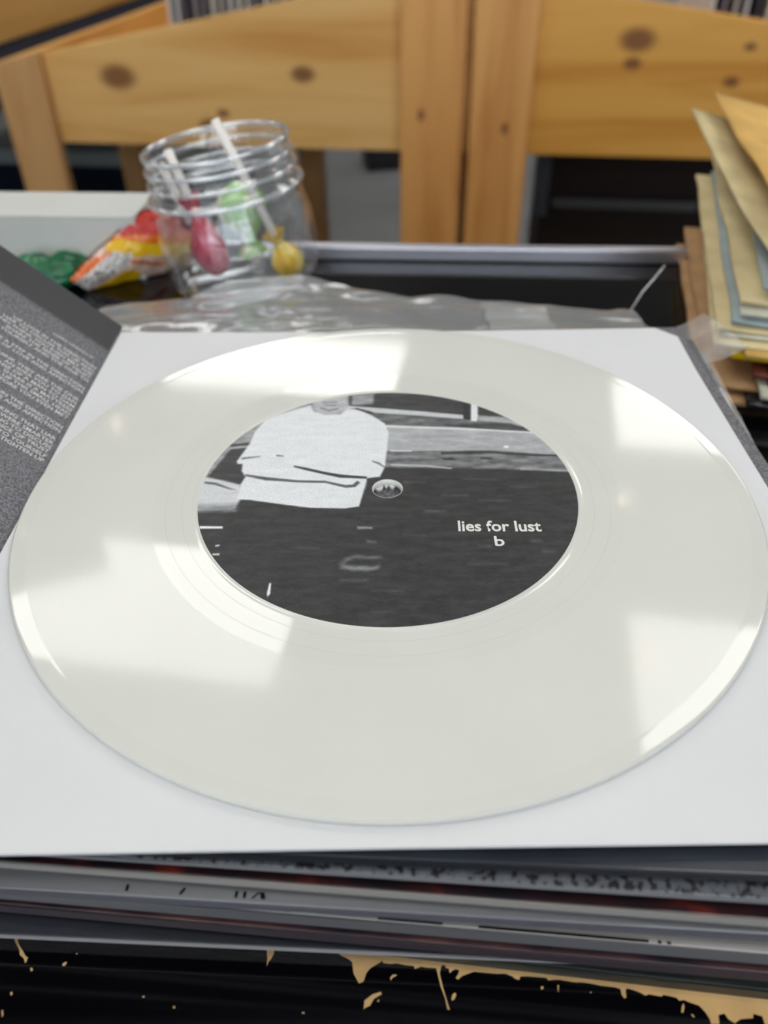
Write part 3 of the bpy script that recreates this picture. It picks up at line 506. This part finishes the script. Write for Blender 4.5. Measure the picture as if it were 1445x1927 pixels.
def loll(label, p0, p1, rw, col, col2, twist, st=1.0):
    """stick from p0 (candy end) to p1, a wrapped candy at p0"""
    p0, p1 = Vector(p0), Vector(p1); d = (p1 - p0).normalized()
    t = thing('lollipop', label, 'lollipop', p0, 0, 'lollipops in the jar')
    tube('stick', [(0, 0, 0), tuple((p1 - p0) * .5), tuple(p1 - p0)], .0019, M_stick, t)
    q = d.to_track_quat('Z', 'Y').to_matrix().to_4x4()
    nseg = 28; bm = bmesh.new(); rings = []
    pf = [(.0008, -1.0), (.55, -.85), (.9, -.45), (1.0, 0), (.92, .45), (.62, .85), (.32, 1.12), (.24, 1.3), (.45, 1.6), (.62, 1.9)]
    for k, (rr_, z) in enumerate(pf):
        ring = []
        for a in range(nseg):
            w = 1 + (.22 if k > 5 else .05) * math.sin(a * 6 * math.pi * 2 / nseg + k * twist)
            ring.append(bm.verts.new(q @ Vector((rr_ * rw * w * math.cos(2 * math.pi * a / nseg), rr_ * rw * w * math.sin(2 * math.pi * a / nseg), z * rw * st))))
        rings.append(ring)
    for A, B in zip(rings, rings[1:]):
        for a in range(nseg): bm.faces.new((A[a], A[(a + 1) % nseg], B[(a + 1) % nseg], B[a]))
    bm_obj('wrapper', bm, cover_print('wrap_' + name_of(col), (col, col, col2), 160, 160, .25, rw * 3000, (.3, .5, .62), .6), t, True)
def name_of(c): return '%02x%02x%02x' % c
bz = COUNTER + .008
loll('yellow wrapped lollipop with a long stick at the right inside the jar', (-.0440, .206, bz + .007), (-.0680, .1995, .0390), .0078, (236, 186, 20), (250, 226, 120), .6)
loll('green and white wrapped lollipop in the middle of the jar, upside down', (-.0640, .215, bz + .029), (-.0600, .212, bz + .003), .0112, (150, 206, 110), (236, 240, 214), 1.1)
loll('red wrapped lollipop at the left of the jar with its stick leaning', (-.0785, .2035, bz + .014), (-.0895, .2005, .0275), .0076, (200, 36, 70), (226, 80, 110), .9, 1.75)
loll('purple red wrapped lollipop low in the jar beside the candy bag', (-.0830, .2120, bz + .010), (-.0950, .206, .0205), .0068, (120, 30, 60), (196, 120, 140), .7, 1.2)
# ------------------------------------------------------------------ candy bag leaning beside the jar, green wrapper, white carton
S_ = Vector((.07, .045, 0)).normalized(); NB = Vector((S_.y, -S_.x, 0)); PB = Vector((-.15, .205, COUNTER))
h = .9; gx = np.arange(-1, 73, h); gy = np.arange(-1, 34, h)
GX, GY = np.meshgrid(gx, gy, indexing='ij'); ins = inside(GX, GY, [(a, max(b, .2)) for a, b in BAG_OUTLINE]) & (GY >= 0); dist = polydist(GX, GY, [(a, max(b, .2)) for a, b in BAG_OUTLINE])
col = np.zeros(GX.shape + (3,)) + (226, 196, 176)
for c, poly in BAG_COLORS: col[inside(GX, GY, poly)] = c
txt = inside(GX, GY, BAG_COLORS[5][1]); sp = rng.random(GX.shape) < .38; col[txt & sp] = (120, 116, 112)
bm = bmesh.new(); idx = {}; vc = []
for side in (1, -1):
    for a in range(len(gx)):
        for b in range(len(gy)):
            if not ins[a, b]: continue
            th = .0065 * min(1, dist[a, b] / 11) ** .6 + .0008 * noise.noise((gx[a] * .2, gy[b] * .2, side * 4))
            p = S_ * gx[a] * mm + Vector((0, 0, max(gy[b], 0) * mm)) + NB * (th * side + .0003 * side)
            idx[side, a, b] = bm.verts.new(p); vc.append(col[a, b])
    for a in range(len(gx) - 1):
        for b in range(len(gy) - 1):
            k = [(side, a, b), (side, a + 1, b), (side, a + 1, b + 1), (side, a, b + 1)]
            if all(q in idx for q in k): bm.faces.new([idx[q] for q in (k if side > 0 else k[::-1])])
bag = bm_obj('candy_bag', bm, vcol('candy_bag_print', .28, .5, coat=.3), None, True); bag.location = PB
set_ink(bag.data, np.array(vc)); tag(bag, 'red and yellow printed candy bag leaning behind the left side of the jar', 'candy bag')
M_grn = pbr('green_foil', srgb(18, 104, 62), .3, .6, var=.35, scale=120)
bm = bmesh.new(); bmesh.ops.create_icosphere(bm, subdivisions=4, radius=1)
for v in bm.verts:
    n = noise.noise(v.co * 2.2) * .25 + noise.noise(v.co * 6) * .12
    v.co = Vector((v.co.x * .024, v.co.y * .011, v.co.z * .008 + .0075)) * (1 + n)
    v.co.z = max(v.co.z, 0)
gw = bm_obj('candy_wrapper', bm, M_grn, None, True); gw.location = (-.163, .214, COUNTER); gw.rotation_euler = (0, 0, R(12)); tag(gw, 'crumpled green candy wrapper between the lyric flap and the candy bag', 'candy wrapper')
M_card = pbr('white_carton', srgb(205, 206, 202), .6, .3, var=.02)
cb = thing('white_carton', 'low white cardboard carton on the counter rim behind the green wrapper', 'carton', (-.20, .2350, COUNTER), R(-4.1))
box('carton_body', -.12, .084, -.006, .030, 0, .0292, M_card, cb, .0006)
box('carton_lid', -.12, .084, -.006, .030, .0293, .0306, M_card, cb, .0004)

# ------------------------------------------------------------------ pile of old records in paper sleeves at the right
M_kraft = pbr('kraft_paper', srgb(214, 172, 98), .75, .2, var=.12, scale=60)
M_cream = pbr('cream_paper', srgb(214, 196, 150), .75, .2, var=.14, scale=60)
M_pale = pbr('pale_paper', srgb(206, 204, 184), .75, .2, var=.12, scale=70)
M_blue = pbr('blue_grey_paper', srgb(160, 172, 172), .75, .2, var=.12, scale=70)
M_brown = pbr('brown_board', srgb(176, 138, 98), .8, .2, var=.15, scale=70)
M_blk = pbr('black_vinyl_edge', srgb(18, 18, 20), .3)
M_yel = pbr('yellow_card', srgb(228, 186, 10), .5, .3, var=.1, scale=40)
M_red = pbr('dark_red_card', srgb(110, 48, 34), .6)
def sheet(name, w, d, th, zfun, mat, parent, nx=16, ny=16):
    """bent sheet; origin at near left corner, x right, y away"""
    bm = bmesh.new(); T = []; B = []
    for a in range(nx + 1):
        T.append([]); B.append([])
        for b in range(ny + 1):
            x, y = w * a / nx, d * b / ny; dx, z = zfun(a / nx, b / ny)
            T[-1].append(bm.verts.new((x + dx, y, z + th))); B[-1].append(bm.verts.new((x + dx, y, z)))
    for a in range(nx):
        for b in range(ny):
            bm.faces.new((T[a][b], T[a + 1][b], T[a + 1][b + 1], T[a][b + 1])); bm.faces.new((B[a][b], B[a][b + 1], B[a + 1][b + 1], B[a + 1][b]))
    for b in range(ny):
        bm.faces.new((T[0][b], T[0][b + 1], B[0][b + 1], B[0][b])); bm.faces.new((T[nx][b], B[nx][b], B[nx][b + 1], T[nx][b + 1]))
    for a in range(nx):
        bm.faces.new((T[a][0], B[a][0], B[a + 1][0], T[a + 1][0])); bm.faces.new((T[a][ny], T[a + 1][ny], B[a + 1][ny], B[a][ny]))
    return bm_obj(name, bm, mat, parent, True)
# (label, near-left x, y, z, angle deg, sleeve material, disc edge, lift at far-left corner, lift at near-left, colour words)
PILE = [
 ('brown cardboard sleeve at the bottom of the old record pile', .1175, .0990, -.0372, -13, M_brown, -.020, 0, .0024),
 ('black record with a worn edge, second from the bottom of the old pile', .1300, .0890, -.0346, -12, M_blk, -.030, 0, .0024),
 ('tan board sleeve low in the old record pile', .1190, .1010, -.0320, -14, M_brown, -.010, 0, .0020),
 ('grey paper sleeve in the lower half of the old pile', .1330, .0880, -.0298, -14, M_pale, 0, 0, .0020),
 ('black record between the grey and the dark red sleeve of the old pile', .1370, .0920, -.0276, -13, M_blk, 0, 0, .0024),
 ('dark red sleeve in the middle of the old record pile', .1315, .0950, -.0250, -15, M_red, 0, 0, .0018),
 ('black record under the yellow card of the old pile', .1360, .0930, -.0230, -15, M_blk, 0, 0, .0030),
 ('bright yellow card sleeve in the old record pile', .1240, .1000, -.0198, -15, M_yel, 0, 0, .0026),
 ('kraft sleeve with a torn near edge above the yellow card', .1265, .0950, -.0170, -15, M_kraft, 0, .0, .0018),
 ('cream paper sleeve resting on the torn kraft sleeve', .1165, .1010, -.0150, -16, M_cream, 0, .0, .0016),
 ('pale paper sleeve between two cream ones in the old pile', .1200, .1025, -.0132, -16, M_pale, .002, .001, .0014),
 ('second cream paper sleeve of the old pile, over the pale one', .1175, .1030, -.0112, -15, M_cream, .003, .001, .0016),
 ('blue grey paper sleeve in the upper half of the old pile', .1215, .1020, -.0090, -16, M_blue, .003, .002, .0014),
 ('pale worn sleeve over the blue grey one in the old pile', .1235, .1010, -.0068, -17, M_pale, .005, .003, .0014),
 ('broad cream sleeve in the upper half of the old pile', .1235, .1040, -.0044, -15, M_cream, .006, .004, .0016),
 ('second blue grey sleeve, just below the raised top sleeves', .1280, .1000, -.0018, -17, M_blue, .010, .008, .0012),
 ('cream sleeve with a pointed corner sticking out under the top sleeve', .1285, .0920, .0030, -7.5, M_cream, .022, .012, .0012),
 ('kraft paper sleeve bowed upward, topmost of the old pile', .1330, .1010, .0080, -10, M_kraft, .0225, .020, .0012)]
for k, (labl, x, y, z0, an, mt_, lf, ln, th) in enumerate(PILE):
    t = thing('old_record_sleeve', labl, 'record sleeve', (x, y, z0), R(an), 'old records piled at the right')
    fn = lambda u, v, lf=lf, ln=ln, k=k: (.0012 * noise.noise((v * 4, k, 0)), (max(lf, 0) * v ** 1.3 + ln * (1 - v)) * (1 - u) ** 2 + .0006 * noise.noise((u * 5, v * 5, k)) * (1 if lf > 0 else 0))
    sheet('paper_sleeve', .178, .178 + min(lf, 0), th, fn, mt_, t)

# ------------------------------------------------------------------ wooden record bins
BO = Vector((0, 1.159, FLOOR)); BR = R(-8.3)
def kn(u, z, r): return ((u, 0, z - FLOOR), r)
P_endL = pine('pine_end_left', 0, knots=[kn(-.405, -.124, .020), kn(-.114, -.1165, .013), kn(-.269, -.1906, .012), kn(-.2445, -.172, .007)], seed=.3)
P_endR = pine('pine_end_right', 0, (228, 170, 82), (204, 140, 54), knots=[kn(.363, -.0676, .017), kn(.361, -.0968, .009), kn(.5144, -.0745, .006), kn(.50, -.118, .008)], seed=2.3)
P_post = pine('pine_post', 2, (228, 168, 98), (198, 130, 66), knots=[kn(.0659, -.1638, .006), kn(.190, -.1796, .006)], seed=5.1)
P_leg = pine('pine_leg', 2, (206, 162, 108), (182, 132, 80), seed=7.7)
P_long = pine('pine_rail', 1, (222, 172, 98), (196, 136, 62), seed=9.2)
M_screw = pbr('screw_head', srgb(90, 70, 50), .4, metal=.5)
def zl(z): return z - FLOOR
def bx(name, u0, u1, v0, v1, z0, z1, mat, t, bev=.0015): return box(name, u0, u1, v0, v1, zl(z0), zl(z1), mat, t, bev)
bl = thing('record_bin', 'pine record bin with a sloping end board, left of the centre posts', 'record bin', BO, BR, 'pine record bins')
top = lambda u: -.093 + .175 * (u + .5186)
prism('end_board', [(-.56, zl(-.2205)), (.1345, zl(-.2205)), (.1345, zl(.065)), (.04, zl(.065)), (.04, zl(top(.04))), (-.56, zl(top(-.56)))], 1, .0, .02, P_endL, bl, .0015)
prism('leg', [(-.597, 0), (-.520, 0), (-.520, zl(-.0895)), (-.597, zl(-.1055))], 1, -.020, .0, P_leg, bl, .002)
bx('post', .0355, .1275, -.022, .0, FLOOR, .07, P_post, bl, .002)
bx('side_rail', -.597, -.577, .001, .86, -.2205, -.1055, P_long, bl)
bx('back_rail', .078, .098, .021, .86, -.2205, .05, P_long, bl)
bx('floor_board', -.576, .077, .021, .86, -.2205, -.205, P_long, bl)
prism('end_board', [(-.576, zl(-.2205)), (.077, zl(-.2205)), (.077, zl(top(.077))), (-.576, zl(top(-.576)))], 1, .861, .88, P_endL, bl, .0015)
bx('leg', -.585, -.538, .33, .36, FLOOR, -.2206, P_leg, bl, .002)
bx('leg', -.245, -.190, .46, .49, FLOOR, -.2206, P_leg, bl, .002)
bx('leg', .06, .11, .84, .87, FLOOR, -.2206, P_leg, bl, .002)
for (u, z) in ((.1081, -.1239), (.07, -.20)): 
    o = lathe('screw', [(.0005, -.0015), (.0032, -.0013), (.004, 0)], 12, M_screw, bl); o.rotation_euler = (R(90), 0, 0); o.location = (u, -.0222, zl(z))
br = thing('record_bin', 'pine record bin with a sloping end board, right of the centre posts', 'record bin', BO, BR, 'pine record bins')
top2 = lambda u: -.0211 - .130 * (u - .3404)
prism('end_board', [(.1355, zl(-.2205)), (.86, zl(-.2205)), (.86, zl(top2(.86))), (.22, zl(top2(.22))), (.22, zl(.065)), (.1355, zl(.065))], 1, .0, .02, P_endR, br, .0015)
bx('post', .138, .2255, -.022, .0, FLOOR, .07, P_post, br, .002)
prism('leg', [(.80, 0), (.877, 0), (.877, zl(-.095)), (.80, zl(-.085))], 1, -.020, .0, P_leg, br, .002)
bx('side_rail', .857, .877, .021, .86, -.2205, -.10, P_long, br)
bx('back_rail', .166, .186, .021, .86, -.2205, .05, P_long, br)
bx('floor_board', .187, .856, .021, .86, -.2205, -.205, P_long, br)
bx('leg', .17, .21, .84, .87, FLOOR, -.2206, P_leg, br, .002)
bx('leg', .82, .87, .84, .87, FLOOR, -.2206, P_leg, br, .002)
for (u, z) in ((.1967, -.1226), (.16, -.2)):
    o = lathe('screw', [(.0005, -.0015), (.0032, -.0013), (.004, 0)], 12, M_screw, br); o.rotation_euler = (R(90), 0, 0); o.location = (u, -.0222, zl(z))
# neighbouring bin at the upper left
nb = thing('record_bin', 'neighbouring pine record bin at the far upper left', 'record bin', BO, BR, 'pine record bins')
bx('side_rail', -.82, -.80, .10, 1.3, -.137, .02, P_long, nb)
bx('floor_board', -1.3, -.82, .10, 1.3, -.137, -.12, P_long, nb)
bx('end_board', -1.3, -.82, .08, .10, -.137, .0, P_endR, nb)
for (u, v) in ((-.84, .14), (-.84, 1.25), (-1.27, .14), (-1.27, 1.25)): bx('leg', u - .03, u + .03, v - .03, v + .03, FLOOR, -.2005, P_leg, nb, .002)
M_navy = pbr('navy_plastic', srgb(20, 26, 40), .85, .12, var=.1, scale=8)
# sleeves standing in the bins
SLC = [(196, 196, 198), (150, 146, 150), (84, 78, 86), (210, 208, 204), (128, 120, 124), (60, 56, 66), (178, 170, 160), (214, 210, 200)]
SLM = [pbr('lp_spine_%d' % k, srgb(*c), .45, .4, var=.05, scale=30) for k, c in enumerate(SLC)]
NAMES = ['light grey', 'mid grey', 'dark grey', 'white', 'dusky grey', 'near black', 'beige', 'off-white']
proto = None
def lp(u, v, lean, k, lab):
    t = thing('lp_sleeve', lab, 'record', BO, BR, 'records standing in the bins')
    bm = bmesh.new(); bmesh.ops.create_cube(bm, size=1)
    for q in bm.verts: q.co = (u + q.co.x * .0045 + lean * (q.co.z + .5) * .315, v + .16 + q.co.y * .315, zl(-.2045) + (q.co.z + .5) * .315)
    bmesh.ops.bevel(bm, geom=list(bm.edges), offset=.0008, segments=1, affect='EDGES')
    bm_obj('cover', bm, SLM[k], t)
ORDN = ['first', 'second', 'third', 'fourth', 'fifth', 'sixth', 'seventh', 'eighth', 'ninth', 'tenth', 'eleventh', 'twelfth', 'thirteenth', 'fourteenth', 'fifteenth', 'sixteenth', 'seventeenth', 'eighteenth', 'nineteenth', 'twentieth', 'twenty-first', 'twenty-second']
KL = [3, 0, 2, 1, 4, 7, 6, 3, 7, 0, 4, 3, 6, 7, 6, 3, 7, 0, 4, 3, 6, 7]
for q in range(22):
    lp(-.36 + q * .0145, .13, .02, KL[q], '%s record sleeve, %s from the left in the left bin' % (NAMES[KL[q]], ORDN[q]))
for q in range(8):
    k = [3, 4, 6, 0, 5, 7, 2, 1][q]
    lp(.485 + q * .016, .13, -.02, k, '%s record sleeve, %s from the left in the right bin' % (NAMES[k], ORDN[q]))
# things on the floor under the bins
bx('dark_gap_filler', -1.25, -.622, .11, 2.0, -.20, -.1375, M_navy, nb, .003)  # added slab that keeps the gap between the left bins dark
cr = thing('storage_box', 'dark navy storage box with a grey lip under the left record bin', 'storage box', BO, BR)
bx('box_body', -1.10, -.49, .62, .95, FLOOR, -.43, M_navy, cr, .004)
bx('box_lip', -1.11, -.485, .60, .96, -.43, -.395, pbr('grey_lip', srgb(120, 130, 130), .5), cr, .003)
M_crate = pbr('dark_brown_wood', srgb(44, 32, 26), .6, .3, var=.2, scale=12, stretch=(1, 8, 8))
cc = thing('wooden_crate', 'dark brown wooden crate with a grey metal rail under the right record bin', 'crate', BO, BR)
bx('crate_body', .27, .80, .34, .75, FLOOR, -.30, M_crate, cc, .004)
bx('metal_rail', .295, .57, .325, .34, -.402, -.385, pbr('grey_rail', srgb(112, 112, 112), .4, metal=.4), cc, .002)
bx('corner_bracket', .255, .285, .325, .34, -.42, -.295, pbr('grey_bracket', srgb(96, 100, 108), .4, metal=.3), cc, .002)
fb = thing('floor_box', 'small dark box on the grey floor far behind the bins', 'box', (.02, 3.75, FLOOR), R(10))
box('box_body', -.09, .09, -.08, .08, 0, .07, M_dark, fb, .006); box('box_lid', -.092, .092, -.082, .082, .07, .082, M_navy, fb, .004)
